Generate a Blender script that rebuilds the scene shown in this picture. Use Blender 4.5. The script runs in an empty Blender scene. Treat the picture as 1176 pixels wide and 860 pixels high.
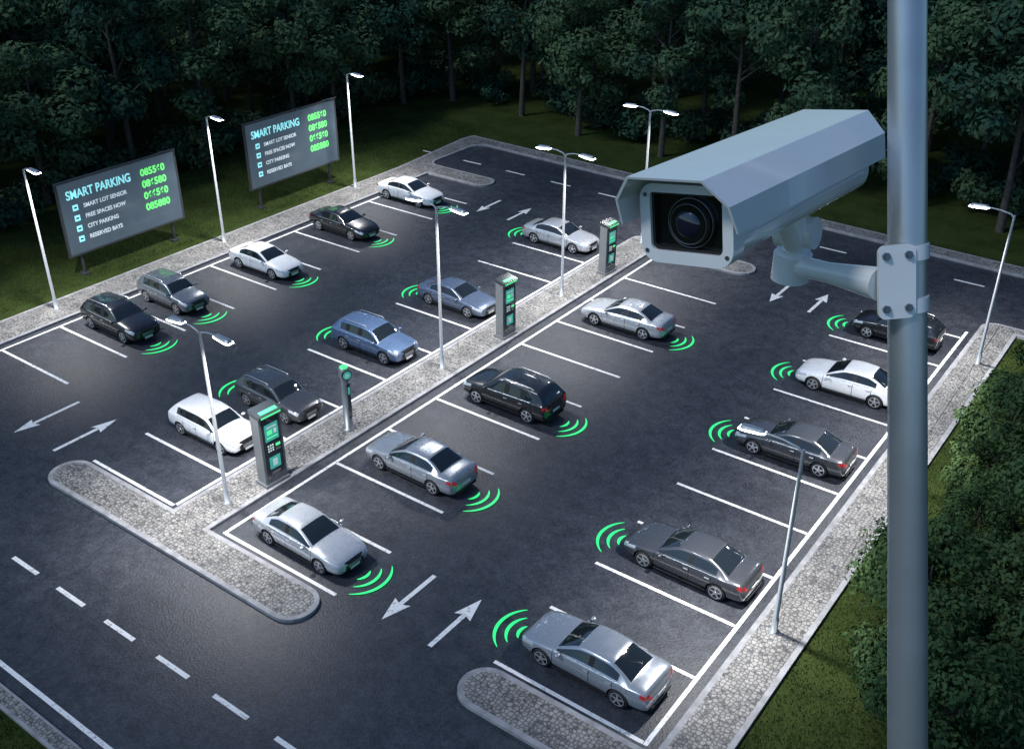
import bpy, bmesh, math, random
import numpy as np
from mathutils import Vector, Matrix
random.seed(7); rng=np.random.default_rng(7)
sc=bpy.context.scene
sc.view_settings.view_transform='Standard'; sc.view_settings.look='None'; sc.view_settings.exposure=0
rad=math.radians

# ------------------------------------------------------------ materials
def nt(name):
    m=bpy.data.materials.new(name); m.use_nodes=True
    t=m.node_tree; b=t.nodes['Principled BSDF']; return m,t,b
def N(t,k,**kw):
    n=t.nodes.new(k)
    for a,v in kw.items():
        if a in n.inputs.keys(): n.inputs[a].default_value=v
        else: setattr(n,a,v)
    return n
def c4(c): return (c[0],c[1],c[2],1)
def to_diffuse(m):
    # plain diffuse shader for foliage and bark (cheaper than the principled one)
    t=m.node_tree; b=t.nodes['Principled BSDF']; d=t.nodes.new('ShaderNodeBsdfDiffuse')
    for a,bn in(('Base Color','Color'),('Normal','Normal')):
        if b.inputs[a].is_linked: t.links.new(b.inputs[a].links[0].from_socket,d.inputs[bn])
        elif bn=='Color': d.inputs[bn].default_value=b.inputs[a].default_value
    t.links.new(d.outputs[0],t.nodes['Material Output'].inputs['Surface']); t.nodes.remove(b); return m
def simple(name,col,rough=.5,metal=0,emis=None,es=0,coat=0,var=.12,scale=9,bump=0,bscale=60,nosamp=True):
    m,t,b=nt(name)
    b.inputs['Roughness'].default_value=rough; b.inputs['Metallic'].default_value=metal
    b.inputs['Coat Weight'].default_value=coat
    if var>0:
        tc=N(t,'ShaderNodeTexCoord'); no=N(t,'ShaderNodeTexNoise'); no.inputs['Scale'].default_value=scale; no.inputs['Detail'].default_value=4
        t.links.new(tc.outputs['Object'],no.inputs['Vector'])
        r=N(t,'ShaderNodeValToRGB'); e=r.color_ramp.elements
        e[0].position=.3;e[1].position=.7
        e[0].color=c4([x*(1-var) for x in col]); e[1].color=c4([min(1,x*(1+var)) for x in col])
        t.links.new(no.outputs['Fac'],r.inputs['Fac']); t.links.new(r.outputs['Color'],b.inputs['Base Color'])
        if bump:
            n2=N(t,'ShaderNodeTexNoise'); n2.inputs['Scale'].default_value=bscale; t.links.new(tc.outputs['Object'],n2.inputs['Vector'])
            bp=N(t,'ShaderNodeBump'); bp.inputs['Strength'].default_value=bump; bp.inputs['Distance'].default_value=.01
            t.links.new(n2.outputs['Fac'],bp.inputs['Height']); t.links.new(bp.outputs['Normal'],b.inputs['Normal'])
    else: b.inputs['Base Color'].default_value=c4(col)
    if emis:
        b.inputs['Emission Color'].default_value=c4(emis); b.inputs['Emission Strength'].default_value=es
        if nosamp: m.cycles.emission_sampling='NONE'
    return m

def asphalt_mat():
    m,t,b=nt('asphalt')
    tc=N(t,'ShaderNodeTexCoord')
    big=N(t,'ShaderNodeTexNoise'); big.inputs['Scale'].default_value=.16; big.inputs['Detail'].default_value=5; big.inputs['Roughness'].default_value=.62
    med=N(t,'ShaderNodeTexNoise'); med.inputs['Scale'].default_value=1.7; med.inputs['Detail'].default_value=6; med.inputs['Roughness'].default_value=.72
    fine=N(t,'ShaderNodeTexVoronoi'); fine.inputs['Scale'].default_value=17
    for n in (big,med,fine): t.links.new(tc.outputs['Object'],n.inputs['Vector'])
    r=N(t,'ShaderNodeValToRGB'); e=r.color_ramp.elements; e[0].position=.32;e[1].position=.72
    e[0].color=(.024,.028,.038,1); e[1].color=(.050,.054,.066,1)
    t.links.new(big.outputs['Fac'],r.inputs['Fac'])
    r2=N(t,'ShaderNodeValToRGB'); e=r2.color_ramp.elements; e[0].position=.3;e[1].position=.7; e[0].color=(.55,.55,.56,1); e[1].color=(1.32,1.32,1.30,1)
    t.links.new(med.outputs['Fac'],r2.inputs['Fac'])
    mx=N(t,'ShaderNodeMix',data_type='RGBA',blend_type='MULTIPLY'); mx.inputs['Factor'].default_value=1
    t.links.new(r.outputs['Color'],mx.inputs['A']); t.links.new(r2.outputs['Color'],mx.inputs['B'])
    r3=N(t,'ShaderNodeValToRGB'); e=r3.color_ramp.elements; e[0].position=.0;e[1].position=.9; e[0].color=(.5,.5,.5,1); e[1].color=(1.6,1.6,1.6,1)
    t.links.new(fine.outputs['Color'],r3.inputs['Fac'])
    m2=N(t,'ShaderNodeMix',data_type='RGBA',blend_type='MULTIPLY'); m2.inputs['Factor'].default_value=.75
    t.links.new(mx.outputs['Result'],m2.inputs['A']); t.links.new(r3.outputs['Color'],m2.inputs['B'])
    t.links.new(m2.outputs['Result'],b.inputs['Base Color'])
    rg=N(t,'ShaderNodeMapRange'); rg.inputs['To Min'].default_value=.40; rg.inputs['To Max'].default_value=.66; t.links.new(med.outputs['Fac'],rg.inputs['Value']); t.links.new(rg.outputs['Result'],b.inputs['Roughness'])
    bp=N(t,'ShaderNodeBump'); bp.inputs['Strength'].default_value=.4; bp.inputs['Distance'].default_value=.02
    t.links.new(fine.outputs['Distance'],bp.inputs['Height']); t.links.new(bp.outputs['Normal'],b.inputs['Normal'])
    return m
def paving_mat():
    m,t,b=nt('cobble_paving')
    tc=N(t,'ShaderNodeTexCoord')
    v=N(t,'ShaderNodeTexVoronoi',feature='DISTANCE_TO_EDGE'); v.inputs['Scale'].default_value=7.8; v.inputs['Randomness'].default_value=.6
    v2=N(t,'ShaderNodeTexVoronoi'); v2.inputs['Scale'].default_value=7.8; v2.inputs['Randomness'].default_value=.6
    no=N(t,'ShaderNodeTexNoise'); no.inputs['Scale'].default_value=1.1; no.inputs['Detail'].default_value=5
    for n in (v,v2,no): t.links.new(tc.outputs['Object'],n.inputs['Vector'])
    r=N(t,'ShaderNodeValToRGB'); e=r.color_ramp.elements; e[0].position=.02;e[1].position=.17; e[0].color=(.075,.075,.078,1); e[1].color=(.30,.295,.285,1)
    t.links.new(v.outputs['Distance'],r.inputs['Fac'])
    r2=N(t,'ShaderNodeValToRGB'); e=r2.color_ramp.elements; e[0].color=(.65,.65,.67,1); e[1].color=(1.22,1.20,1.16,1)
    t.links.new(v2.outputs['Color'],r2.inputs['Fac'])
    mx=N(t,'ShaderNodeMix',data_type='RGBA',blend_type='MULTIPLY'); mx.inputs['Factor'].default_value=1
    t.links.new(r.outputs['Color'],mx.inputs['A']); t.links.new(r2.outputs['Color'],mx.inputs['B'])
    r3=N(t,'ShaderNodeValToRGB'); e=r3.color_ramp.elements; e[0].position=.3;e[1].position=.7;e[0].color=(.65,.65,.66,1); e[1].color=(1.15,1.15,1.15,1)
    t.links.new(no.outputs['Fac'],r3.inputs['Fac'])
    m2=N(t,'ShaderNodeMix',data_type='RGBA',blend_type='MULTIPLY'); m2.inputs['Factor'].default_value=1
    t.links.new(mx.outputs['Result'],m2.inputs['A']); t.links.new(r3.outputs['Color'],m2.inputs['B'])
    t.links.new(m2.outputs['Result'],b.inputs['Base Color']); b.inputs['Roughness'].default_value=.75
    bp=N(t,'ShaderNodeBump'); bp.inputs['Strength'].default_value=.6; bp.inputs['Distance'].default_value=.02
    t.links.new(r.outputs['Color'],bp.inputs['Height']); t.links.new(bp.outputs['Normal'],b.inputs['Normal'])
    return m
def paint_line_mat():
    m,t,b=nt('road_paint')
    tc=N(t,'ShaderNodeTexCoord'); no=N(t,'ShaderNodeTexNoise'); no.inputs['Scale'].default_value=6; no.inputs['Detail'].default_value=7; no.inputs['Roughness'].default_value=.78
    t.links.new(tc.outputs['Object'],no.inputs['Vector'])
    r=N(t,'ShaderNodeValToRGB'); e=r.color_ramp.elements; e[0].position=.33;e[1].position=.48; e[0].color=(.2,.2,.21,1); e[1].color=(.80,.80,.80,1)
    t.links.new(no.outputs['Fac'],r.inputs['Fac']); t.links.new(r.outputs['Color'],b.inputs['Base Color']); b.inputs['Roughness'].default_value=.6
    return m
def grass_mat(name,blade=False):
    m,t,b=nt(name)
    tc=N(t,'ShaderNodeTexCoord'); a=N(t,'ShaderNodeTexNoise'); a.inputs['Scale'].default_value=.5; a.inputs['Detail'].default_value=5; a.inputs['Roughness'].default_value=.7
    c=N(t,'ShaderNodeTexNoise'); c.inputs['Scale'].default_value=11; c.inputs['Detail'].default_value=5; c.inputs['Roughness'].default_value=.8
    for n in(a,c): t.links.new(tc.outputs['Object'],n.inputs['Vector'])
    ad=N(t,'ShaderNodeMath',operation='MULTIPLY_ADD'); ad.inputs[1].default_value=.55; t.links.new(c.outputs['Fac'],ad.inputs[0])
    mu=N(t,'ShaderNodeMath',operation='MULTIPLY'); mu.inputs[1].default_value=.45; t.links.new(a.outputs['Fac'],mu.inputs[0]); t.links.new(mu.outputs[0],ad.inputs[2])
    r=N(t,'ShaderNodeValToRGB'); e=r.color_ramp.elements; e[0].position=.36;e[1].position=.64
    k=1.35 if blade else 1
    e[0].color=(.018*k,.030*k,.010*k,1); e[1].color=(.068*k,.095*k,.028*k,1)
    t.links.new(ad.outputs[0],r.inputs['Fac']); t.links.new(r.outputs['Color'],b.inputs['Base Color'])
    if not blade:
        bp=N(t,'ShaderNodeBump'); bp.inputs['Strength'].default_value=1; bp.inputs['Distance'].default_value=.08
        t.links.new(c.outputs['Fac'],bp.inputs['Height']); t.links.new(bp.outputs['Normal'],b.inputs['Normal'])
    return to_diffuse(m)
def leaf_mat(name,c0,c1):
    m,t,b=nt(name)
    tc=N(t,'ShaderNodeTexCoord'); a=N(t,'ShaderNodeTexNoise'); a.inputs['Scale'].default_value=.8; a.inputs['Detail'].default_value=2
    t.links.new(tc.outputs['Object'],a.inputs['Vector'])
    oi=N(t,'ShaderNodeObjectInfo')
    ad=N(t,'ShaderNodeMath',operation='MULTIPLY_ADD'); ad.inputs[1].default_value=.46; t.links.new(oi.outputs['Random'],ad.inputs[0])
    sb=N(t,'ShaderNodeMath',operation='SUBTRACT'); sb.inputs[1].default_value=.23; t.links.new(a.outputs['Fac'],sb.inputs[0]); t.links.new(sb.outputs[0],ad.inputs[2])
    r=N(t,'ShaderNodeValToRGB'); e=r.color_ramp.elements; e[0].position=.26;e[1].position=.74; e[0].color=c4(c0); e[1].color=c4(c1)
    t.links.new(ad.outputs[0],r.inputs['Fac']); t.links.new(r.outputs['Color'],b.inputs['Base Color'])
    return to_diffuse(m)
M_ASPH=asphalt_mat(); M_PAVE=paving_mat(); M_LINE=paint_line_mat(); M_GRASS=grass_mat('grass'); M_BLADE=grass_mat('grass_blade',True)
M_KERB=simple('kerb_concrete',(.28,.28,.295),.8,var=.25,scale=3,bump=.3)
M_LEAF=leaf_mat('forest_foliage',(.022,.060,.046),(.085,.135,.065)); M_LEAF2=leaf_mat('shrub_foliage',(.026,.055,.024),(.070,.115,.046))
M_BARK=to_diffuse(simple('bark',(.09,.08,.07),.9,var=.35,scale=6))
M_STEEL=simple('painted_steel',(.42,.44,.46),.40,.45,var=.08)
M_LENS=simple('lamp_lens',(.9,.95,1),.3,emis=(.85,.94,1),es=14,var=0)
M_DARKM=simple('dark_metal',(.07,.075,.08),.45,.4)
M_SIG=simple('signal_green',(.02,.3,.1),.5,emis=(.04,1,.28),es=.85,var=0)

# ------------------------------------------------------------ mesh helper
class MB:
    def __init__(s): s.v=[];s.f=[];s.m=[];s.s=[]
    def add(s,vs,fs,mi=0,sm=False,T=None):
        o=len(s.v)
        for p in vs:
            p=Vector(p); s.v.append(tuple(T@p) if T else tuple(p))
        for f in fs: s.f.append([i+o for i in f]); s.m.append(mi); s.s.append(sm)
    def box(s,c,d,mi=0,T=None):
        x,y,z=[q/2 for q in d]; C=Vector(c)
        vs=[C+Vector((a*x,b*y,e*z)) for a in(-1,1) for b in(-1,1) for e in(-1,1)]
        s.add(vs,[(0,1,3,2),(4,6,7,5),(0,4,5,1),(2,3,7,6),(0,2,6,4),(1,5,7,3)],mi,False,T)
    def tube(s,pts,rs,mi=0,n=12,sm=True,T=None,caps=True):
        pts=[Vector(p) for p in pts]; vs=[];fs=[]
        for i,p in enumerate(pts):
            d=(pts[min(i+1,len(pts)-1)]-pts[max(i-1,0)]).normalized()
            a=d.orthogonal().normalized() if i==0 else (a-d*a.dot(d)).normalized()
            b=d.cross(a)
            for k in range(n):
                th=2*math.pi*k/n; vs.append(p+(a*math.cos(th)+b*math.sin(th))*rs[i])
        for i in range(len(pts)-1):
            for k in range(n):
                k2=(k+1)%n; fs.append((i*n+k,i*n+k2,(i+1)*n+k2,(i+1)*n+k))
        s.add(vs,fs,mi,sm,T)
        if caps:
            s.add(vs[:n],[tuple(range(n))[::-1]],mi,False,T); s.add(vs[-n:],[tuple(range(n))],mi,False,T)
    def ell(s,c,r,mi=0,T=None,nu=12,nv=8):
        vs=[];fs=[]
        for j in range(nv+1):
            ph=math.pi*j/nv
            for i in range(nu):
                th=2*math.pi*i/nu
                vs.append((c[0]+r[0]*math.sin(ph)*math.cos(th),c[1]+r[1]*math.sin(ph)*math.sin(th),c[2]+r[2]*math.cos(ph)))
        for j in range(nv):
            for i in range(nu):
                i2=(i+1)%nu; fs.append((j*nu+i,(j+1)*nu+i,(j+1)*nu+i2,j*nu+i2))
        s.add(vs,fs,mi,True,T)
    def prismx(s,poly,x0,x1,mi=0,T=None,sm=False):
        n=len(poly); vs=[(x0,p[0],p[1]) for p in poly]+[(x1,p[0],p[1]) for p in poly]
        fs=[(i,(i+1)%n,n+(i+1)%n,n+i) for i in range(n)]
        s.add(vs,fs,mi,sm,T); s.add(vs,[tuple(range(n))[::-1],tuple(range(n,2*n))],mi,False,T)
    def ringx(s,po,pi,x0,x1,mi=0,T=None):
        n=len(po); vs=[(x0,*p) for p in po]+[(x1,*p) for p in po]+[(x0,*p) for p in pi]+[(x1,*p) for p in pi]
        fs=[]
        for i in range(n):
            j=(i+1)%n
            fs+=[(i,j,n+j,n+i),(2*n+j,2*n+i,3*n+i,3*n+j),(n+i,n+j,3*n+j,3*n+i),(j,i,2*n+i,2*n+j)]
        s.add(vs,fs,mi,False,T)
    def mesh(s,name,mats):
        me=bpy.data.meshes.new(name); me.from_pydata(s.v,[],s.f); me.update()
        me.polygons.foreach_set('material_index',s.m); me.polygons.foreach_set('use_smooth',s.s)
        for m in mats: me.materials.append(m)
        bm=bmesh.new(); bm.from_mesh(me); bmesh.ops.recalc_face_normals(bm,faces=bm.faces); bm.to_mesh(me); bm.free()
        return me
def link(name,me,loc=(0,0,0),rot=0,parent=None,bevel=0):
    o=bpy.data.objects.new(name,me); sc.collection.objects.link(o); o.location=loc; o.rotation_euler=(0,0,rot)
    if parent: o.parent=parent
    if bevel:
        b=o.modifiers.new('bevel','BEVEL'); b.width=bevel; b.segments=2; b.limit_method='ANGLE'; b.angle_limit=rad(40)
    return o

# ------------------------------------------------------------ ground & roads
def sheet(name,polys,z,mat):
    vs=[];fs=[]
    for p in polys:
        o=len(vs); vs+=[(x,y,z) for x,y in p]; fs.append(list(range(o,o+len(p))))
    me=bpy.data.meshes.new(name); me.from_pydata(vs,[],fs); me.materials.append(mat); me.update()
    return link(name,me)
sheet('ground',[[(-600,-600),(600,-600),(600,600),(-600,600)]],0,M_GRASS)
def far(x): return 57.6-.0394*(x+45.9)
sheet('parking_lot_road',[[(-45.2,8.5),(-6.7,8.5),(-6.7,far(-6.7)),(-45.2,far(-45.2))],
   [(-6.7,48.2),(90,48.2),(90,far(90)),(-6.7,far(-6.7))],[(-6.7,8.5),(90,8.5),(90,15.2),(-6.7,15.2)],[(-120,8.5),(-45.2,8.5),(-45.2,14),(-120,14)]],.012,M_ASPH)
def arc(cx,cy,r,a0,a1,n=12):
    return [(cx+r*math.cos(rad(a0+(a1-a0)*i/n)),cy+r*math.sin(rad(a0+(a1-a0)*i/n))) for i in range(n+1)]
def raised(name,poly,h=.13,kerb=.17):
    bm=bmesh.new(); vs=[bm.verts.new((x,y,h)) for x,y in poly]; f=bm.faces.new(vs)
    bm.normal_update()
    if f.normal.z<0: f.normal_flip()
    lo=[bm.verts.new((x,y,0.002)) for x,y in poly]; n=len(poly)
    for i in range(n):
        q=bm.faces.new((vs[i],vs[(i+1)%n],lo[(i+1)%n],lo[i])); q.material_index=1
    r=bmesh.ops.inset_individual(bm,faces=[f],thickness=kerb,use_even_offset=True)
    for q in r['faces']: q.material_index=1
    bmesh.ops.recalc_face_normals(bm,faces=bm.faces)
    me=bpy.data.meshes.new(name); bm.to_mesh(me); bm.free(); me.materials.append(M_PAVE); me.materials.append(M_KERB)
    return link(name,me,bevel=.02)
cr=.82
raised('pavement',arc(-19.95,15.68,cr,90,-90)+arc(-31.6,15.68,cr,-90,-270)+[(-26.8,16.5),(-26.8,47.4)]+arc(-26.1,47.45,.7,180,90,5)+arc(-20.1,47.33,cr,90,-90)+[(-24.9,46.51),(-24.9,16.5)])
raised('pavement',[(-45.3,14.2),(-43.15,14.2),(-43.15,49.3)]+arc(-39.3,50.1,.8,-90,90)+[(-43.4,50.9)]+arc(-43.6,51.7,.8,270,180,5)+[(-44.4,54.9)]+arc(-43.4,55.3,1.0,180,100,6)+[(90,far(90)-1.2),(90,far(90)),(-45.9,far(-45.9)),(-46.1,56.5),(-45.5,49)])
raised('pavement',arc(-13.0,16.4,.8,90,270)+[(-6.5,15.6),(-6.5,47.7),(90,47.7),(90,48.5),(-7.4,48.5)]+arc(-7.4,47.8,.7,90,180,5)+[(-8.1,17.2)])
raised('road_kerb',[(-120,8.0),(90,8.0),(90,8.5),(-120,8.5)],kerb=.08)
L=[]
def hl(x0,x1,y,w=.13): L.append([(x0,y-w/2),(x1,y-w/2),(x1,y+w/2),(x0,y+w/2)])
def vl(x,y0,y1,w=.13): L.append([(x-w/2,y0),(x+w/2,y0),(x+w/2,y1),(x-w/2,y1)])
for y in (19.5,22.4,25.6,28.5,31.2,34.3,37.2,40.2,43.3,46.5): hl(-42.7,-37.7,y)
vl(-42.78,19.0,47.5)
for y in (19.05,22.0,24.9,27.7,30.7,33.6,36.8,40.1,43.2): hl(-31.8,-27.13,y)
hl(-31.8,-27.1,16.72); vl(-27.05,16.80,46.2)
for y in (19.3,22.0,24.9,27.8,30.8,33.8,36.65,39.6,42.8): hl(-24.34,-19.2,y)
hl(-24.34,-19.2,16.76); vl(-24.42,16.7,46.2)
for y in (20.3,22.9,25.6,28.4,31.2,34.0,36.8,39.9,42.9): hl(-13.5,-8.56,y)
hl(-13.5,-8.56,17.45); hl(-13.2,-8.56,46.2); vl(-8.48,17.4,47.0)
for k in range(-30,40): hl(-29+2.5*k,-27.6+2.5*k,11.8,.15)
for k in range(-2,24): hl(-41+3.6*k+1.5,-41+3.6*k+3.0,52.9-.03*k,.15)
hl(-120,90,8.95,.14)
def arrow(x,y0,y1):
    s=1 if y1>y0 else -1; hy=y1-s*.85
    L.append([(x-.08,y0),(x+.08,y0),(x+.08,hy),(x-.08,hy)])
    L.append([(x-.31,hy-s*.12),(x,hy+s*.02),(x+.31,hy-s*.12),(x,y1)])
arrow(-36.0,18.9,16.0); arrow(-33.6,16.2,19.0); arrow(-17.3,19.3,16.8); arrow(-15.4,16.8,19.3)
arrow(-36.4,48.2,45.8); arrow(-34.1,45.8,48.2); arrow(-17.2,47.2,44.6); arrow(-15.2,44.6,47.1)
sheet('parking_markings',L,.018,M_LINE)

# ------------------------------------------------------------ cars
M_GLASS=simple('car_glass',(.012,.016,.02),.05,.0,coat=.8,var=0)
M_BLACK=simple('black_trim',(.012,.012,.013),.5,var=0)
M_HEAD=simple('headlight_glass',(.62,.66,.7),.1,.3,coat=1,var=0)
M_TAIL=simple('taillight_glass',(.32,.01,.012),.15,coat=1,var=0,emis=(1,.03,.02),es=.14)
M_CHROME=simple('alloy_rim',(.60,.62,.65),.28,.75,var=0)
M_TIRE=simple('tyre_rubber',(.02,.02,.021),.8,var=.2)
M_PLATE=simple('number_plate',(.7,.7,.68),.5,var=.05)
def car_paint(name,col,metal,xs,zt,rough=.26):
    m,t,b=nt(name)
    tc=N(t,'ShaderNodeTexCoord'); sp=N(t,'ShaderNodeSeparateXYZ'); t.links.new(tc.outputs['Object'],sp.inputs[0])
    last=None
    for x0 in xs:
        cm=N(t,'ShaderNodeMath',operation='COMPARE'); cm.inputs[1].default_value=x0; cm.inputs[2].default_value=.014
        t.links.new(sp.outputs['X'],cm.inputs[0])
        if last:
            mm=N(t,'ShaderNodeMath',operation='MAXIMUM'); t.links.new(last.outputs[0],mm.inputs[0]); t.links.new(cm.outputs[0],mm.inputs[1]); last=mm
        else: last=cm
    lt=N(t,'ShaderNodeMath',operation='LESS_THAN'); lt.inputs[1].default_value=zt; t.links.new(sp.outputs['Z'],lt.inputs[0])
    ml=N(t,'ShaderNodeMath',operation='MULTIPLY'); t.links.new(last.outputs[0],ml.inputs[0]); t.links.new(lt.outputs[0],ml.inputs[1])
    no=N(t,'ShaderNodeTexNoise'); no.inputs['Scale'].default_value=3; no.inputs['Detail'].default_value=4; t.links.new(tc.outputs['Object'],no.inputs['Vector'])
    rr=N(t,'ShaderNodeMapRange'); rr.inputs['To Min'].default_value=rough-.07; rr.inputs['To Max'].default_value=rough+.12; t.links.new(no.outputs['Fac'],rr.inputs['Value'])
    t.links.new(rr.outputs['Result'],b.inputs['Roughness'])
    mx=N(t,'ShaderNodeMix',data_type='RGBA'); mx.inputs['A'].default_value=c4(col); mx.inputs['B'].default_value=c4([x*.12 for x in col])
    t.links.new(ml.outputs[0],mx.inputs['Factor']); t.links.new(mx.outputs['Result'],b.inputs['Base Color'])
    b.inputs['Metallic'].default_value=metal; b.inputs['Coat Weight'].default_value=1; b.inputs['Coat Roughness'].default_value=.04
    return m
SEDAN=[(2.36,.56,.27,.50,.55,0,0),(2.29,.74,.20,.60,.67,0,0),(2.12,.85,.17,.69,.78,0,0),(1.75,.90,.17,.78,.87,0,0),(1.35,.91,.17,.83,.93,0,0),
 (1.02,.91,.17,.86,.97,0,0),(.94,.91,.17,.87,.99,.70,2),(.56,.91,.17,.885,1.20,.655,1),(.18,.91,.17,.895,1.375,.60,1),(.08,.91,.17,.90,1.40,.595,1),(-.30,.91,.17,.905,1.435,.595,1),
 (-.38,.91,.17,.905,1.435,.595,1),(-.85,.91,.17,.91,1.41,.585,1),(-.97,.91,.17,.915,1.39,.58,1),(-1.30,.91,.17,.92,1.25,.60,1),(-1.68,.905,.17,.93,1.07,.66,2),(-1.76,.90,.17,.935,1.05,0,0),
 (-2.12,.88,.18,.94,1.03,0,0),(-2.28,.83,.22,.90,.98,0,0),(-2.37,.72,.27,.62,.68,0,0)]
SUV=[(2.26,.62,.36,.64,.70,0,0),(2.20,.80,.27,.76,.84,0,0),(2.02,.89,.24,.85,.95,0,0),(1.65,.92,.23,.92,1.04,0,0),(1.32,.93,.23,.95,1.08,0,0),
 (1.06,.93,.23,.97,1.12,0,0),(.98,.93,.23,.975,1.14,.74,2),(.68,.93,.23,.985,1.36,.70,1),(.38,.93,.23,.99,1.54,.65,1),(.28,.93,.23,.995,1.575,.645,1),(-.16,.93,.23,1.0,1.63,.645,1),
 (-.24,.93,.23,1.0,1.632,.645,1),(-1.06,.93,.23,1.02,1.61,.64,1),(-1.13,.93,.23,1.02,1.607,.64,1),(-1.62,.925,.23,1.04,1.57,.63,1),(-1.78,.92,.23,1.045,1.55,.625,1),(-1.97,.91,.23,1.05,1.38,.65,1),(-2.14,.90,.24,1.05,1.15,.70,2),
 (-2.20,.88,.26,1.02,1.09,0,0),(-2.26,.80,.33,.74,.79,0,0)]
def section(st):
    x,w,zb,zs,zt,yt,cab=st
    if cab==1:
        h=zt-zs
        P=[(0,zb),(.7*w,zb),(.95*w,zb+.07),(w,zb+.5*(zs-zb)),(.985*w,zs-.10),(.955*w,zs-.01),(.915*w,zs+.035),(yt+.05,zt-min(.10,h*.28)),(yt-.01,zt-.035),(yt*.55,zt-.004),(0,zt)]
    elif cab==2:
        P=[(0,zb),(.7*w,zb),(.95*w,zb+.07),(w,zb+.5*(zs-zb)),(.985*w,zs-.10),(.955*w,zs-.01),(.90*w,zs+.03),(yt+.09,zs+.055),(yt+.02,zs+.065+.2*(zt-zs-.06)),(yt*.55,zt-.015),(0,zt)]
    else:
        h=zt-zs
        P=[(0,zb),(.7*w,zb),(.95*w,zb+.07),(w,zb+.5*(zs-zb)),(.985*w,zs-.10),(.94*w,zs),(.87*w,zs+.35*h),(.77*w,zs+.58*h),(.66*w,zs+.75*h),(.36*w,zt-.01),(0,zt)]
    return [(x,y,z) for y,z in P]+[(x,-y,z) for y,z in P[-2:0:-1]]
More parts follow.
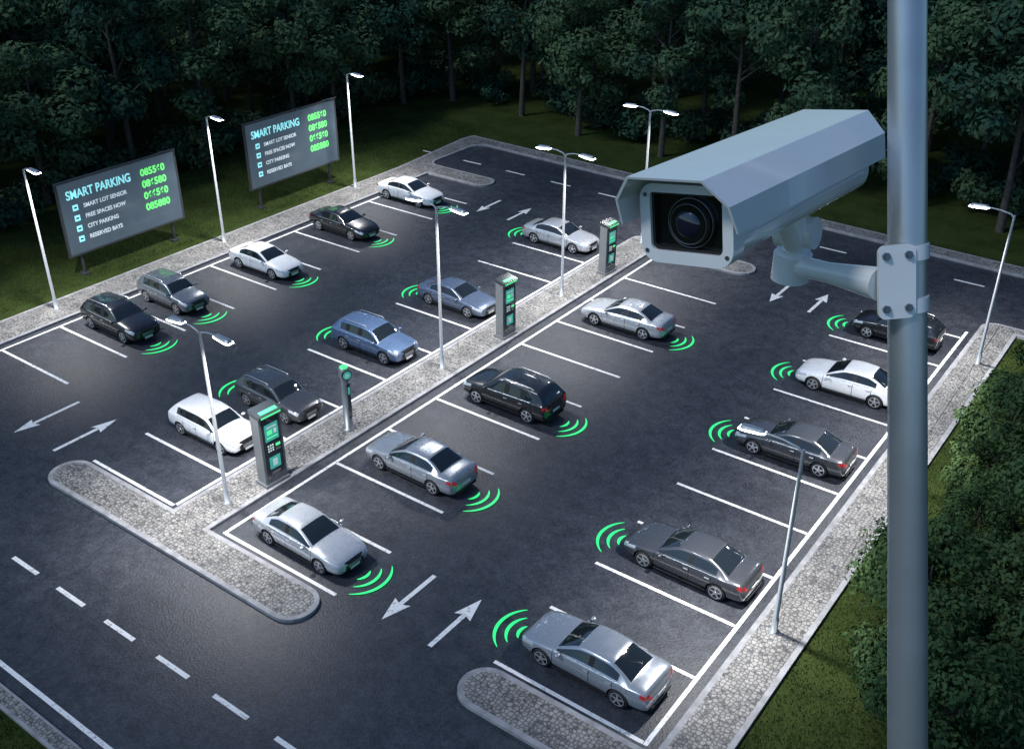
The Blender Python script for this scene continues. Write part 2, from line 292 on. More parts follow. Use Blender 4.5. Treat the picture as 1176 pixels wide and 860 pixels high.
def car_template(name,ST,kind):
    ax0,ax1,R=(1.40,-1.38,.335) if kind=='sedan' else (1.36,-1.36,.36)
    idx=[i for i,s in enumerate(ST) if s[6]]; c0,c1=idx[0],idx[-1]
    bpil=[i for i in range(c0,c1) if abs(ST[i][0]-ST[i+1][0])<.085 and ST[i][6]==1 and ST[i+1][6]==1 and -1.2<ST[i][0]<-.1]
    rfront=[i for i in range(len(ST)) if ST[i][0] in(.18,.38)][0]
    rrear=[i for i in range(len(ST)) if ST[i][0] in(-.97,-1.78)][0]
    def mf(i,j):
        if c0<=i<c1:
            if j==6:
                if i in bpil: return 2
                if kind=='sedan' and i>=rrear+1: return 0
                if kind!='sedan' and i>=rrear-1: return 0
                return 1
            if j in(8,9) and (i<rfront or i>=rrear): return 1
        if i==1 and j in(4,5): return 3
        if i==2 and j in(4,): return 3
        if i==0 and j in(8,9): return 2
        n=len(ST)
        if i==n-2 and j in(5,6): return 4
        if i==n-3 and j==4: return 4
        if j<=1: return 2
        return 0
    vs=[];fs=[];ms=[]
    for s in ST: vs+=section(s)
    for i in range(len(ST)-1):
        for j in range(20):
            k=(j+1)%20; fs.append((i*20+j,i*20+k,(i+1)*20+k,(i+1)*20+j)); ms.append(mf(i,j if j<10 else 19-j))
    fs.append(tuple(range(20))); ms.append(2); o=(len(ST)-1)*20; fs.append(tuple(range(o,o+20))[::-1]); ms.append(0)
    mats=[M_STEEL,M_GLASS,M_BLACK,M_HEAD,M_TAIL,M_CHROME,M_TIRE,M_PLATE]
    me=bpy.data.meshes.new('tmp'); me.from_pydata(vs,[],fs); me.polygons.foreach_set('material_index',ms)
    for m in mats: me.materials.append(m)
    bm=bmesh.new(); bm.from_mesh(me); bmesh.ops.recalc_face_normals(bm,faces=bm.faces)
    cl=bm.edges.layers.float.new('crease_edge')
    bm.verts.ensure_lookup_table()
    for e in bm.edges:
        a,b=[v.index for v in e.verts]; ja,jb=a%20,b%20; ia,ib=a//20,b//20
        if ja==jb and ja in(5,15) and ia!=ib: e[cl]=.45
        if ia==ib and ia in(c0,c1) and min(ja,jb)>=7 and max(ja,jb)<=13: e[cl]=.5
        if ja==jb and ja in(7,13) and c0<=min(ia,ib)<c1: e[cl]=.35
    bm.to_mesh(me); bm.free()
    ob=bpy.data.objects.new('tmp',me); sc.collection.objects.link(ob)
    ss=ob.modifiers.new('s','SUBSURF'); ss.levels=2; ss.render_levels=2
    cb=MB()
    for ax in(ax0,ax1):
        for sy in(-1,1): cb.tube([(ax,sy*.60,R),(ax,sy*1.2,R)],[R+.055]*2,2,n=32,sm=False)
    cm=cb.mesh('cut',mats); co=bpy.data.objects.new('cut',cm); sc.collection.objects.link(co)
    bo=ob.modifiers.new('b','BOOLEAN'); bo.object=co; bo.operation='DIFFERENCE'; bo.solver='EXACT'
    dg=bpy.context.evaluated_depsgraph_get(); dg.update()
    bme=bpy.data.meshes.new_from_object(ob.evaluated_get(dg))
    bme.polygons.foreach_set('use_smooth',[True]*len(bme.polygons)); bme.set_sharp_from_angle(angle=rad(38))
    bpy.data.objects.remove(ob); bpy.data.objects.remove(co)
    p=MB()
    for ax in(ax0,ax1):
        for sy in(-1,1):
            yo=.90 if kind=='sedan' else .915
            prof=[(yo-.20,R*.80),(yo-.19,R*.97),(yo-.15,R),(yo-.05,R),(yo-.01,R*.96),(yo,R*.82),(yo-.012,R*.72)]
            p.tube([(ax,sy*a,R) for a,_ in prof],[r for _,r in prof],6,n=28)
            p.tube([(ax,sy*(yo-.045),R),(ax,sy*(yo-.004),R)],[R*.70]*2,2,n=24,sm=False)
            n=28
            T=Matrix.Translation((ax,sy*(yo-.004),R))@Matrix.Rotation(rad(90*sy),4,'Z')
            po=[(R*.73*math.cos(2*math.pi*k/n),R*.73*math.sin(2*math.pi*k/n)) for k in range(n)]; pi=[(a*.88,b*.88) for a,b in po]
            p.ringx(po,pi,-.02,.012,5,T)
            p.tube([(-.02,0,0),(.016,0,0)],[.065,.05],5,n=12,T=T)
            for k in range(5):
                p.box((0,0,R*.36),(.02,.065,R*.62),5,T@Matrix.Rotation(2*math.pi*k/5,4,'X'))
    xm=.72 if kind=='sedan' else .80; zm=.97 if kind=='sedan' else 1.09
    for sy in(-1,1):
        p.ell((xm,sy*1.0,zm),(.09,.11,.065),0); p.box((xm,sy*.91,zm-.035),(.06,.12,.03),2)
        zh=.80 if kind=='sedan' else .88
        for xh in((.02-.25),(-1.02)): p.box((xh,sy*(.915 if kind=='sedan' else .93),zh),(.17,.03,.025),5)
        p.box((0,sy*(.895 if kind=='sedan' else .91),.25 if kind=='sedan' else .33),(2.0,.04,.06),2)
        if kind=='suv': p.tube([(.1,sy*.63,1.60),(0,sy*.63,1.655),(-1.4,sy*.62,1.635),(-1.55,sy*.62,1.575)],[.018]*4,5,n=8)
        if kind=='sedan':
            p.tube([(.85,sy*.865,.925),(-.3,sy*.868,.945),(-1.35,sy*.86,.955)],[.011]*3,5,n=6)
        else: p.tube([(.9,sy*.885,1.01),(-.3,sy*.885,1.04),(-1.5,sy*.875,1.075)],[.011]*3,5,n=6)
    fx=ST[0][0]; rx=ST[-1][0]
    p.box((fx+.005,0,.34),(.02,.46,.11),7); p.box((rx-.005,0,.56 if kind=='sedan' else .62),(.02,.46,.11),7)
    for k in range(4): p.box((fx+.002,0,.40+.035*k if kind=='sedan' else .47+.045*k),(.02,.62,.012),5)
    p.box((rx+.02,0,.30),(.06,1.15,.10),2)
    pm=p.mesh('p',mats)
    bm=bmesh.new(); bm.from_mesh(bme); bm.from_mesh(pm); out=bpy.data.meshes.new(name); bm.to_mesh(out); bm.free()
    for m in mats: out.materials.append(m)
    return out
T_SED=car_template('sedan',SEDAN,'sedan'); T_SUV=car_template('suv',SUV,'suv'); T_HAT=car_template('hatch',SUV,'hatch')
SIL=((.55,.57,.60),.45);WHT=((.82,.82,.83),.0);BLK=((.008,.009,.012),.0);DGR=((.070,.074,.085),.4);GRY=((.16,.18,.21),.5);BLG=((.13,.20,.34),.45);BGR=((.13,.17,.25),.45);LGR=((.36,.39,.43),.5)
CARS=[('suv','parked_hatchback',-40.11,23.94,1,BLK,.90),('suv','parked_suv',-40.53,27.23,1,GRY,.86),('sed','parked_sedan',-40.04,32.71,1,WHT,.90),('sed','parked_sedan',-40.48,38.95,1,BLK,.92),('sed','parked_sedan',-40.89,45.07,1,WHT,.92),
 ('hat','parked_hatchback',-29.43,20.58,1,WHT,.86),('suv','parked_suv',-29.05,23.52,1,DGR,.84),('suv','parked_suv',-29.30,29.46,1,BLG,.89),('sed','parked_sedan',-29.22,35.20,1,BGR,.88),('sed','parked_sedan',-29.57,44.65,1,SIL,.92),
 ('sed','parked_sedan',-21.54,17.98,1,SIL,.88),('sed','parked_sedan',-21.46,23.43,-1,LGR,.93),('suv','parked_suv',-21.54,29.31,-1,BLK,.93),('sed','parked_sedan',-21.47,38.18,-1,SIL,.93),
 ('sed','parked_sedan',-11.02,18.91,-1,LGR,.92),('sed','parked_sedan',-10.85,24.41,-1,DGR,.93),('sed','parked_sedan',-10.85,32.6,-1,DGR,.93),('sed','parked_sedan',-10.9,38.5,-1,WHT,.93),('suv','parked_suv',-10.9,44.4,-1,BLK,.85)]
pc={}
for kind,nm,X,Y,d,(col,metal),s in CARS:
    tm={'sed':T_SED,'suv':T_SUV,'hat':T_HAT}[kind]; me=tm.copy()
    key=(kind=='sed',col)
    if key not in pc: pc[key]=car_paint('car_paint',col,metal,(1.0,-.34,-1.16) if kind=='sed' else (1.04,-.2,-1.08),.88 if kind=='sed' else .98)
    me.materials[0]=pc[key]
    o=link(nm,me,(X,Y,.012),(0 if d>0 else math.pi)+rad(random.uniform(-1.2,1.2)))
    o.scale=(s,s,s*(.90 if kind=='hat' else .97))

def signal(X,Y,d):
    b=MB()
    for r,half in((.42,42),(.77,50),(1.12,54)):
        n=22; vs=[]
        for i in range(n+1):
            t=-1+2*i/n; a=rad(half*t-6); w=.058*(1-.8*abs(t)**2.2)
            for rr in(r-w,r+w): vs.append((X+d*rr*math.cos(a),Y+rr*math.sin(a),.045))
        b.add(vs,[(2*i,2*i+1,2*i+3,2*i+2) for i in range(n)])
    link('parking_sensor_signal',b.mesh('sig',[M_SIG]))
for i,(kind,nm,X,Y,d,c,s) in enumerate(CARS):
    e=2.25*s+.12
    if i<5: signal(X+e,Y,1)
    elif i==5: pass
    elif i==6: signal(X+e,Y,1); signal(X-e,Y,-1)
    elif i<10: signal(X-e,Y,-1)
    elif i<14: signal(X+e,Y,1)
    else: signal(X-e,Y,-1)

# ------------------------------------------------------------ street lamps
LP=4000
def lamp(x,y,h,heads,arm=1.0,z0=.13,k=1):
    b=MB()
    b.tube([(0,0,0),(0,0,.02),(0,0,.021),(0,0,.5),(0,0,.52),(0,0,h)],[.17,.17,.10,.10,.075,.05],0,n=14)
    for a in range(4): b.tube([(.12*math.cos(a*math.pi/2+.78),.12*math.sin(a*math.pi/2+.78),.02),(.12*math.cos(a*math.pi/2+.78),.12*math.sin(a*math.pi/2+.78),.05)],[.015]*2,0,n=6)
    root=bpy.data.objects.new('street_lamp',None); sc.collection.objects.link(root); root.location=(x,y,z0)
    for d in heads:
        b.tube([(0,0,h-.12),(d*.12*arm,0,h+.02),(d*.5*arm,0,h+.10),(d*arm,0,h+.12)],[.04,.035,.03,.028],0,n=10)
        T=Matrix.Translation((d*(arm+.28),0,h+.12))@Matrix.Scale(d,4,(1,0,0))@Matrix.Rotation(rad(4),4,'Y')
        P=[(-.36,-.07),(-.30,-.10),(.26,-.14),(.38,-.10),(.38,.10),(.26,.14),(-.30,.10),(-.36,.07)]
        vs=[(px,py,-.02) for px,py in P]+[(px*.8,py*.6,.055) for px,py in P]; n=8
        b.add(vs,[(i,(i+1)%n,n+(i+1)%n,n+i) for i in range(n)]+[tuple(range(n,2*n))],0,False,T)
        vs=[(px,py,-.021) for px,py in P]+[(px*1.08,py*1.18,-.055) for px,py in P]+[(px*.8,py*.75,-.10) for px,py in P]
        b.add(vs,[(i,(i+1)%n,n+(i+1)%n,n+i) for i in range(n)]+[(n+i,n+(i+1)%n,2*n+(i+1)%n,2*n+i) for i in range(n)]+[tuple(range(2*n,3*n))],1,False,T)
        ld=bpy.data.lights.new('lamp_light','SPOT'); ld.energy=LP*k*(1 if len(heads)==1 else .62); ld.spot_size=rad(130); ld.spot_blend=1.0; ld.shadow_soft_size=.18; ld.color=(1,.98,.95)
        lo=bpy.data.objects.new('lamp_light',ld); sc.collection.objects.link(lo); lo.parent=root; lo.location=(d*(arm+.3),0,h-.05)
    link('lamp_post',b.mesh('lamp',[M_STEEL,M_LENS]),parent=root)
lamp(-44.4,23.3,6.9,(1,),.55);lamp(-44.54,33.67,6.9,(1,),.55);lamp(-45.0,44.49,6.95,(1,),.55)
lamp(-25.57,17.87,6.7,(1,-1),.85);lamp(-25.73,29.82,7.3,(1,-1),.85);lamp(-25.66,38.94,7.15,(1,-1),.9);lamp(-26.0,47.34,7.25,(1,-1),.9,k=.7)
lamp(-7.48,23.27,6.45,(-1,),1.2);lamp(-7.3,33.0,6.6,(-1,),.55);lamp(-7.21,43.95,6.8,(-1,),1.1)

# ------------------------------------------------------------ kiosks
M_KBODY=simple('kiosk_steel',(.22,.235,.25),.4,.5,var=.06); M_KDARK=simple('kiosk_panel',(.03,.036,.042),.25,coat=.5,var=0)
M_SCR=simple('kiosk_screen',(.02,.1,.10),.2,emis=(.08,.62,.52),es=.50,var=0); M_GRN=simple('kiosk_green',(.04,.3,.12),.3,emis=(.12,1,.38),es=.75,var=0)
M_WHT=simple('white_label',(.6,.65,.65),.5,emis=(.6,1,.9),es=.2,var=0)
def kiosk(x,y,h,w=.92,dp=.5):
    b=MB(); hw=w/2
    b.box((0,0,.06),(dp+.14,w+.14,.12),0)
    b.box((0,0,h*.5),(dp,w,h-.1),0)
    prof=[(-dp/2-.02,h-.06),(dp/2+.10,h-.16),(dp/2+.12,h-.02),(-dp/2-.02,h+.10)]
    vs=[(px,-hw-.03,pz) for px,pz in prof]+[(px,hw+.03,pz) for px,pz in prof]
    b.add(vs,[(0,1,5,4),(1,2,6,5),(2,3,7,6),(3,0,4,7),(0,3,2,1),(4,5,6,7)],1)
    b.box((dp/2+.122,0,h-.09),(.012,w*.92,.07),3)
    b.add([(dp/2+.05,-hw*.8,h+.016),(dp/2+.05,hw*.8,h+.016),(dp/2-.12,hw*.8,h+.050),(dp/2-.12,-hw*.8,h+.050)],[(0,1,2,3)],3)
    fx=dp/2+.008
    b.box((fx,0,h*.52),(.03,w*.84,h*.82),1)
    b.box((fx+.02,0,h*.73),(.02,w*.62,h*.23),2)
    b.box((fx+.034,0,h*.80),(.008,w*.44,h*.028),4); b.box((fx+.034,-w*.1,h*.73),(.008,w*.24,h*.06),3); b.box((fx+.034,w*.16,h*.73),(.008,w*.12,h*.06),4)
    b.box((fx+.034,0,h*.66),(.008,w*.5,h*.018),3)
    for r in range(3):
        for c in range(3): b.box((fx+.022,-w*.22+c*w*.1,h*.55-r*h*.035),(.02,w*.06,h*.02),4)
    b.box((fx+.022,w*.22,h*.53),(.03,w*.2,h*.035),3); b.box((fx+.022,w*.22,h*.47),(.03,w*.2,h*.02),0)
    b.box((fx+.02,0,h*.31),(.02,w*.5,h*.16),2); b.box((fx+.034,0,h*.31),(.008,w*.22,h*.09),4)
    b.box((fx+.02,0,h*.17),(.03,w*.4,h*.03),0)
    for sy in(-1,1): b.box((dp/2-.03,sy*(hw+.012),h*.5),(.05,.02,h*.9),0)
    link('parking_payment_kiosk',b.mesh('kiosk',[M_KBODY,M_KDARK,M_SCR,M_GRN,M_WHT]),(x,y,.13),rad(-4),bevel=.012)
kiosk(-25.3,19.75,3.0); kiosk(-25.35,33.9,2.8,.85,.45); kiosk(-25.4,42.7,2.7,.85,.45)
b=MB(); h=2.75
b.tube([(0,0,0),(0,0,.05),(0,0,.051),(0,0,h-.5)],[.26,.26,.17,.17],0,n=20)
b.tube([(0,0,h-.5),(0,0,h-.44),(0,0,h-.1),(0,0,h-.04)],[.19,.22,.22,.17],0,n=20)
b.tube([(0,0,h-.039),(0,0,h+.02),(0,0,h+.05)],[.17,.15,.05],3,n=20)
T=Matrix.Translation((.17,-.06,h-.27))@Matrix.Rotation(rad(-20),4,'Z')
b.tube([(0,0,0),(.08,0,0)],[.2,.2],1,n=24,T=T); b.tube([(.081,0,0),(.09,0,0)],[.16,.16],2,n=24,T=T); b.tube([(.091,0,0),(.096,0,0)],[.07,.07],4,n=24,T=T)
b.box((.165,0,1.3),(.03,.16,1.5),1); b.box((.185,0,1.75),(.02,.09,.3),2)
link('parking_ticket_terminal',b.mesh('term',[M_KBODY,M_KDARK,M_SCR,M_GRN,M_WHT]),(-25.55,23.9,.13))

# ------------------------------------------------------------ billboards
M_BB=simple('display_panel',(.055,.075,.095),.35,coat=.3,var=.15,scale=1.2,emis=(.10,.16,.22),es=.32)
M_TIT=simple('led_cyan',(.2,.6,.7),.5,emis=(.35,.95,1),es=.8,var=0); M_TXT=simple('led_white',(.6,.65,.7),.5,emis=(.8,.95,1),es=.45,var=0)
M_LED=simple('led_green',(.1,.6,.15),.5,emis=(.18,1,.20),es=.8,var=0)
def text(s,size,mat,parent,y,z,bold=.0,sx=1):
    cu=bpy.data.curves.new('txt','FONT'); cu.body=s; cu.size=size; cu.offset=bold; cu.extrude=.004; cu.materials.append(mat)
    o=bpy.data.objects.new('lettering',cu); sc.collection.objects.link(o); o.parent=parent; o.location=(.065,y,z); o.rotation_euler=(rad(90),0,rad(90)); o.scale=(sx,1,1)
def billboard(X,y0,y1,z0,z1,title,tl):
    root=bpy.data.objects.new('parking_info_billboard',None); sc.collection.objects.link(root); root.location=(X,y0,0)
    w=y1-y0; hh=z1-z0; b=MB()
    b.box((0,w/2,(z0+z1)/2),(.10,w,hh),0)
    for zz in(z0,z1): b.box((.01,w/2,zz),(.15,w+.12,.09),1)
    for yy in(0,w): b.box((.01,yy,(z0+z1)/2),(.14,.09,hh-.1),1)
    for yy in(w*.1,w*.9): b.tube([(-.14,yy,0),(-.14,yy,z1-.3)],[.085,.085],1,n=12); b.box((-.14,yy,.05),(.4,.4,.1),1)
    for k in range(4):
        zr=z1-hh*(.40+.145*k); b.box((.058,w*.115,zr+.13),(.015,.30,.30),2); b.box((.068,w*.115,zr+.13),(.01,.16,.08),3)
    b.tube([(0,w*.8,z1),(.25,w*.86,z1+.18),(.5,w*.97,z1+.22)],[.02,.02,.02],1,n=6)
    link('panel',b.mesh('bb',[M_BB,M_DARKM,M_TIT,M_KDARK]),parent=root)
    text(title,.62,M_TIT,root,w*.06,z1-hh*.24,.012,tl)
    for k,sx in zip(range(4),('SMART LOT SENSOR','FREE SPACES NOW','CITY PARKING','RESERVED BAYS')):
        zr=z1-hh*(.40+.145*k); text(sx,.30,M_TXT,root,w*.18,zr+.02,.008,.92)
    for k,sx in zip(range(4),('085560','086580','066560','085880')):
        zr=z1-hh*(.22+.165*k); text(sx,.52,M_LED,root,w*.68,zr-.02,.018,.98)
billboard(-47,26.0,33.05,1.2,5.0,'SMART PARKING',.80)
billboard(-47,37.95,45.15,1.35,5.2,'SMART PARKING',.80)

# ------------------------------------------------------------ trees
def leafmesh(name,trunk,clumps,nleaf,size,mats):
    me=trunk.mesh(name,mats)
    V=[];
    for (c,r) in clumps:
        n=int(nleaf*(r[0]*r[1]*r[2])**(1/1.5)/ (1.2**2))
        d=rng.normal(size=(n,3)); d/=np.linalg.norm(d,axis=1)[:,None]
        rr=rng.uniform(.45,1.0,size=(n,1))**.5*rng.uniform(.85,1.12,size=(n,1))
        lump=1+.16*np.sin(d[:,0:1]*5+c[0]*3)*np.sin(d[:,1:2]*6+c[1])+.1*np.sin(d[:,2:3]*9)
        p=np.array(c)+d*rr*lump*np.array(r)
        nn=d*1.3+rng.normal(size=(n,3))*.5+np.array((0,0,.35)); nn/=np.linalg.norm(nn,axis=1)[:,None]
        a=np.cross(nn,rng.normal(size=(n,3))); a/=np.linalg.norm(a,axis=1)[:,None]; bb=np.cross(nn,a)
        s=size*rng.uniform(.55,1.25,size=(n,1))
        q=np.stack([p-a*s,p-bb*s*.5,p+a*s,p+bb*s*.5],1); V.append(q)
    V=np.concatenate(V).reshape(-1,3); nl=len(V)//4
    bm=bmesh.new(); bm.from_mesh(me)
    lm=bpy.data.meshes.new('l'); lm.from_pydata(V.tolist(),[],np.arange(nl*4).reshape(-1,4).tolist())
    lm.polygons.foreach_set('material_index',[1]*nl)
    bm.from_mesh(lm); bm.to_mesh(me); bm.free(); bpy.data.meshes.remove(lm)
    return me
def tree_mesh(name,h,cw,seed,nleaf=360,size=.21,low=.30,mats=None):
    R=random.Random(seed); t=MB()
    lean=(R.uniform(-.4,.4),R.uniform(-.4,.4))
    tp=[(0,0,0),(lean[0]*.2,lean[1]*.2,h*.2),(lean[0]*.6,lean[1]*.6,h*.45),(lean[0],lean[1],h*.8)]
    t.tube(tp,[.26,.19,.14,.05],0,n=8)
    cl=[]
    for k in range(18):
        z=h*R.uniform(low,.93); f=(z/h-low)/(1-low); env=cw*(math.sin(math.pi*min(1,max(.0,f*.80+.16)))**.7)
        a=k*2.4+R.uniform(-.4,.4); q=R.uniform(.35,1)**.6*env*.78
        c=(lean[0]*z/h+q*math.cos(a),lean[1]*z/h+q*math.sin(a),z); r=R.uniform(.75,1.35)*cw/3.2
        cl.append((c,(r*1.1,r*1.1,r*.85)))
        if k<11:
            z0=max(h*.22,z-q*.7-.3); t.tube([(lean[0]*z0/h,lean[1]*z0/h,z0),((c[0]+lean[0]*z/h)*.5,(c[1]+lean[1]*z/h)*.5,(z0+z)*.5+.1),c],[.09,.06,.02],0,n=5)
    cl.append(((lean[0],lean[1],h*.92),(cw*.33,cw*.33,h*.09)))
    return leafmesh(name,t,cl,nleaf,size,mats or [M_BARK,M_LEAF])
TT=[tree_mesh('tree%d'%i,h,cw,i) for i,(h,cw) in enumerate([(12,3.4),(13.5,3.6),(11,3.8),(14,3.2),(12.5,4.0)])]
forest=bpy.data.objects.new('forest_treeline',None); sc.collection.objects.link(forest)
def inst(x,y,s=1):
    o=bpy.data.objects.new('tree',random.choice(TT)); sc.collection.objects.link(o); o.parent=forest
    o.location=(x,y,0); o.rotation_euler=(0,0,random.uniform(0,6.28)); o.scale=(s*random.uniform(.9,1.1),)*2+(s*random.uniform(.82,1.15),)
y=63.5;row=0
while y<94:
    x=-106+(row%2)*2.8
    while x<38:
        if not(x<-52 and y<63): inst(x+random.uniform(-1.6,1.6),y+random.uniform(-1.8,1.8)-.035*(x+45))
        x+=6.0 if row<2 else 6.8
    y+=5.6;row+=1
x=-55.0;row=0
while x>-86:
    y=14+(row%2)*2.7
    while y<62:
        inst(x+random.uniform(-1.4,1.4)-(62-y)*.06,y+random.uniform(-1.4,1.4)); y+=5.8
    x-=5.8;row+=1
US=[]
for i in range(3):
    R=random.Random(50+i); t=MB(); cl=[]
    for k in range(8):
        a=R.uniform(0,6.28); q=R.uniform(0,1.2); c=(q*math.cos(a),q*math.sin(a),R.uniform(.5,1.5)); cl.append((c,(R.uniform(.5,.9),)*2+(R.uniform(.4,.8),)))
        t.tube([(0,0,0),c],[.05,.02],0,n=5)
    US.append(leafmesh('under',t,cl,300,.17,[M_BARK,M_LEAF]))
for k in range(70):
    o=bpy.data.objects.new('undergrowth',random.choice(US)); sc.collection.objects.link(o); o.parent=forest
    if k<44: o.location=(-58+k*2.2+random.uniform(-1,1),66+random.uniform(-1,4)-.03*(k*2.2),0)
    else: o.location=(-57.5+random.uniform(-2,1.5),18+(k-44)*1.9,0)
    o.rotation_euler=(0,0,random.uniform(0,6.28)); s=random.uniform(.8,1.4); o.scale=(s,s,s)
def shrub_mesh(name,h,w,seed,nleaf,size):
    R=random.Random(seed); t=MB(); t.tube([(0,0,0),(.05,0,h*.4),(0,.08,h*.8)],[.13,.09,.03],0,n=8); cl=[]
    for k in range(26):
        f=R.uniform(.08,.92); z=h*f; env=w*math.sin(math.pi*(f*.74+.2))**.8; a=k*2.4; q=env*R.uniform(.3,1)**.5*.8
        c=(q*math.cos(a),q*math.sin(a),z); r=R.uniform(.55,1.05)*w/2.6; cl.append((c,(r,r,r*.85)))
        if k%2==0: t.tube([(0,0,z*.5),c],[.06,.02],0,n=5)
    return leafmesh(name,t,cl,nleaf,size,[M_BARK,M_LEAF2])
S1=shrub_mesh('s1',4.4,2.3,3,1300,.10); S2=shrub_mesh('s2',6.6,2.6,4,1200,.11)
for me,nm,x,y,s,r in((S1,'leafy_shrub',-3.9,24.6,.98,0),(S1,'leafy_shrub',-2.2,21.6,.95,2),(S1,'leafy_shrub',-1.4,26.5,.95,4),(S2,'deciduous_tree',-4.2,34.0,.80,1),(S2,'deciduous_tree',-2.8,38.8,1.0,3),(S1,'leafy_shrub',-3.9,30.3,.6,5),(S2,'deciduous_tree',-1.4,30.3,.95,0.4),(S2,'deciduous_tree',-.5,43.5,.9,2.2)):
    o=link(nm,me,(x,y,0),r); o.scale=(s,s,s)
def blades(name,x0,x1,y0,y1,n,hgt):
    P=np.stack([rng.uniform(x0,x1,n),rng.uniform(y0,y1,n),np.zeros(n)],1)
    a=rng.uniform(0,6.28,n); w=np.stack([np.cos(a),np.sin(a),np.zeros(n)],1)*.012*rng.uniform(.8,1.8,(n,1))
    t=np.stack([rng.normal(0,.03,n),rng.normal(0,.03,n),hgt*rng.uniform(.5,1.2,n)],1)
    V=np.stack([P-w,P+w,P+t],1).reshape(-1,3)
    me=bpy.data.meshes.new(name); me.from_pydata(V.tolist(),[],np.arange(3*n).reshape(-1,3).tolist()); me.materials.append(M_BLADE)
    link(name,me)
blades('grass',-6.45,2,15.7,47.6,60000,.10)
blades('grass',-56,-46.1,18,60,40000,.16)
blades('grass',-35,-15,5,7.9,15000,.12)

# ------------------------------------------------------------ CCTV + mast
M_CAM=simple('cctv_white_enamel',(.88,.87,.86),.22,0,coat=.7,var=.02,scale=20)
M_CGL=simple('cctv_window',(.006,.007,.009),.12,coat=.5,var=0); M_LGL=simple('lens_glass',(.01,.012,.03),.03,coat=1,var=0)
M_BOLT=simple('bolt_steel',(.25,.26,.28),.35,.9,var=0)
M_MAST=simple('galvanised_mast',(.52,.54,.58),.28,.65,var=.10,scale=7)
root=bpy.data.objects.new('security_camera',None); sc.collection.objects.link(root)
b=MB()
def rr(hw,z0,z1,r,n=5,br=None):
    br=br or r; out=[]
    for cx,cz,a0,q in((hw-r,z1-r,0,r),(-hw+r,z1-r,90,r),(-hw+br,z0+br,180,br),(hw-br,z0+br,270,br)):
        for i in range(n+1):
            a=rad(a0+90*i/n); out.append((cx+q*math.cos(a),cz+q*math.sin(a)))
    return out
LN=.50
body=rr(.072,-.060,.050,.020,6,.028)
b.prismx(body,-LN,-.012,0,sm=False)
b.ringx(rr(.076,-.066,.053,.024,6,.028),rr(.059,-.047,.040,.006,6,.010),-.022,.012,0)
b.ringx(rr(.0595,-.0475,.0405,.006,6,.010),rr(.055,-.043,.036,.004,6,.008),-.01,.006,3)
b.prismx(rr(.0592,-.0472,.0402,.006,6,.010),-.0118,-.004,1)
LZ=-.004
b.tube([(-.004,.004,LZ),(.001,.004,LZ)],[.037,.037],3,n=40,sm=False)
for r0,r1,xa,xb,mi in((.035,.034,.001,.008,1),(.032,.030,.008,.011,3),(.028,.027,.011,.013,1)):
    b.tube([(xa,.004,LZ),(xb,.004,LZ)],[r0,r1],mi,n=40)
b.ell((.009,.004,LZ),(.010,.0225,.0225),2,nu=28,nv=16)
pts=[(.0372*math.cos(2*math.pi*k/40),.0372*math.sin(2*math.pi*k/40)) for k in range(40)]
b.ringx([(y+.004,z+LZ) for y,z in pts],[(y*.96+.004,z*.96+LZ) for y,z in pts],-.003,.005,4)
pts2=[(.030*math.cos(2*math.pi*k/40),.030*math.sin(2*math.pi*k/40)) for k in range(40)]
b.ringx([(y+.004,z+LZ) for y,z in pts2],[(y*.97+.004,z*.97+LZ) for y,z in pts2],.010,.0125,4)
o_=[(-.096,-.006),(-.092,.036),(-.060,.074),(.060,.074),(.092,.036),(.096,-.006)]
i_=[(.0925,-.006),(.0885,.034),(.058,.0705),(-.058,.0705),(-.0885,.034),(-.0925,-.006)]
n=len(o_)
def vis(x,pull): return [(x-pull*max(0,(.074-z)),y,z) for y,z in o_+i_]
A=vis(-LN-.025,-.1); B_=vis(.070,.45); m=len(A)
b.add(A+B_,[(i,(i+1)%m,m+(i+1)%m,m+i) for i in range(m)],0)
for k in range(n-1):
    for P in(A,B_): b.add([P[k],P[k+1],P[m-2-k],P[m-1-k]],[(0,1,2,3)],0)
for sy in(-1,1): b.box((-LN*.5,sy*.0735,-.026),(LN-.05,.003,.004),0)
for (yy,zz) in((.066,-.048),(-.066,-.048),(.066,.036),(-.066,.036)): b.tube([(.012,yy,zz),(.0135,yy,zz)],[.0033]*2,4,n=10)
b.prismx(rr(.069,-.057,.047,.020,6,.026),-LN-.012,-LN,0)
b.box((-.36,0,-.068),(.12,.05,.016),0)
b.tube([(-.33,0,-.07),(-.36,0,-.11),(-.37,0,-.13)],[.026,.028,.024],0,n=20)
b.tube([(-.37,-.034,-.11),(-.37,.034,-.11)],[.028,.028],0,n=24)
cam_body=link('housing',b.mesh('cctv',[M_CAM,M_CGL,M_LGL,M_BLACK,M_BOLT]),bevel=.0016)
Mx=Matrix(((-.034,.999,0,-.638),(-.999,-.034,0,1.30),(0,0,1,21.452),(0,0,0,1)))@Matrix.Rotation(rad(-3.0),4,'Y')@Matrix.Rotation(rad(9),4,'X')
cam_body.matrix_world=Mx; cam_body.parent=root
pd=Vector((-.2337,.1669,.957)).normalized(); p0=Vector((-.368,1.620,21.139))
def mp(t): return p0+pd*t
mb=MB(); mb.tube([mp(-22.09),mp(-1.5),mp(-.75),mp(0),mp(.7),mp(1.2)],[.045,.045,.0355,.0318,.0288,.028],0,n=48)
mb.tube([mp(-22.09),mp(-22.02)],[.25,.25],0,n=24)
link('camera_mast',mb.mesh('mast',[M_MAST]))
bb=MB(); tc=.165; C=mp(tc)
rv=Vector((.8049,.5934,0)); rv=(rv-pd*rv.dot(pd)).normalized(); nv=rv.cross(pd).normalized()
if nv.dot(Vector((0,0,22))-C)<0: nv=-nv
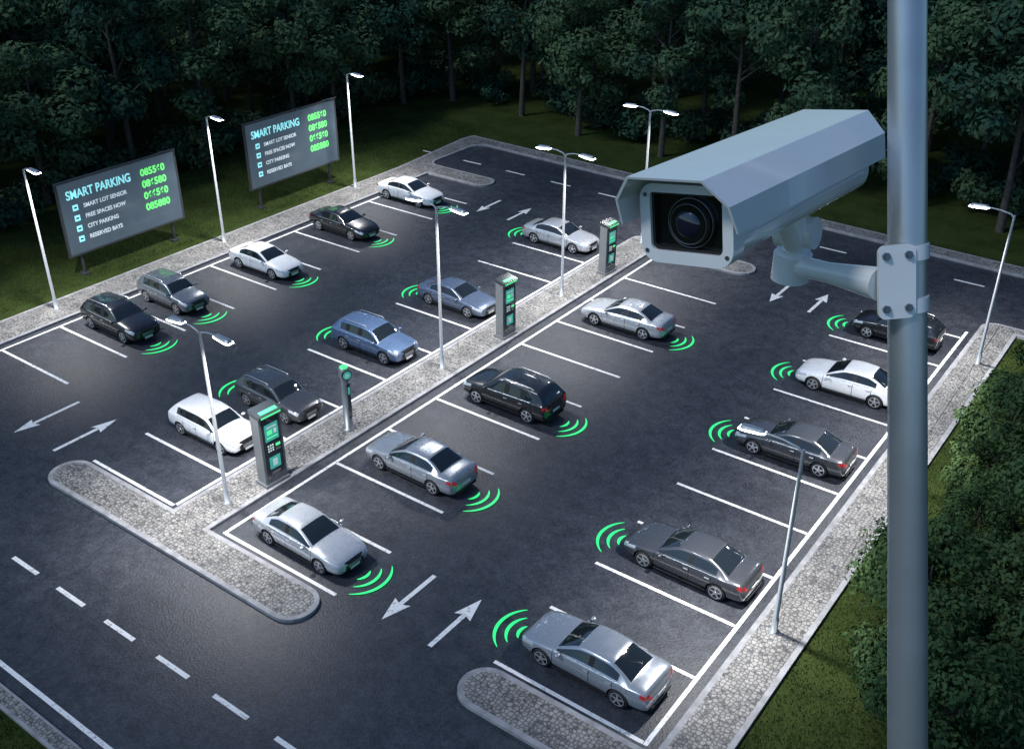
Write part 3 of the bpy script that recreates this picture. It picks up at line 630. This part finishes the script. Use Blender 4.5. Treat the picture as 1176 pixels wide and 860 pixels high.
F=Matrix(((nv.x,rv.x,pd.x,C.x),(nv.y,rv.y,pd.y,C.y),(nv.z,rv.z,pd.z,C.z),(0,0,0,1)))
plate=rr(.030,-.060,.060,.012)
bb.prismx([(y-.030,z) for y,z in plate],.030,.038,0,F)
for zz in(-.043,.043):
    bb.tube([(0,0,zz-.012),(0,0,zz+.012)],[.0345,.0345],0,n=32,T=F)
    for yy in(-.048,-.012): bb.tube([(.038,yy,zz),(.042,yy,zz)],[.0070]*2,1,n=6,T=F,sm=False); bb.tube([(.042,yy,zz),(.046,yy,zz)],[.0038]*2,1,n=10,T=F)
D0=Vector((-.62,1.69,21.25)); E=F@Vector((.020,-.050,-.004))
bb.tube([D0+Vector((0,0,-.028)),D0+Vector((0,0,.022))],[.034,.034],0,n=32)
bb.tube([D0+Vector((0,0,.022)),D0+Vector((0,0,.032))],[.029,.029],0,n=32)
bb.tube([D0+Vector((0,0,.03)),Mx@Vector((-.37,0,-.11))],[.021,.021],0,n=20)
bb.tube([D0,D0.lerp(E,.45),E],[.020,.018,.028],0,n=24)
br=link('bracket',bb.mesh('br',[M_CAM,M_BOLT]),bevel=.0015); br.parent=root

# ------------------------------------------------------------ light, world, camera
w=bpy.data.worlds.new("World"); sc.world=w; w.use_nodes=True; t=w.node_tree; bg=t.nodes['Background']
sky=t.nodes.new('ShaderNodeTexSky'); sky.sky_type='NISHITA'; sky.sun_disc=False; sky.sun_elevation=rad(50); sky.sun_rotation=rad(208)
tm=N(t,'ShaderNodeMix',data_type='RGBA',blend_type='MULTIPLY'); tm.inputs['Factor'].default_value=1; tm.inputs['B'].default_value=(.60,.88,1.12,1)
t.links.new(sky.outputs[0],tm.inputs['A']); t.links.new(tm.outputs['Result'],bg.inputs['Color']); bg.inputs['Strength'].default_value=.088
sd=bpy.data.lights.new('moon','SUN'); sd.energy=1.15; sd.angle=rad(10); sd.color=(.93,.96,1)
so=bpy.data.objects.new('moonlight',sd); sc.collection.objects.link(so)
so.rotation_euler=Vector((-.40,-.75,1.0)).to_track_quat('Z','Y').to_euler()
cd=bpy.data.cameras.new('cam'); co=bpy.data.objects.new('photo_camera',cd); sc.collection.objects.link(co)
cd.sensor_width=36; cd.lens=36*1194/1176; cd.clip_end=2000; cd.clip_start=.05
co.location=(0,0,22); co.rotation_euler=(rad(60.5),0,rad(36.4)); sc.camera=co
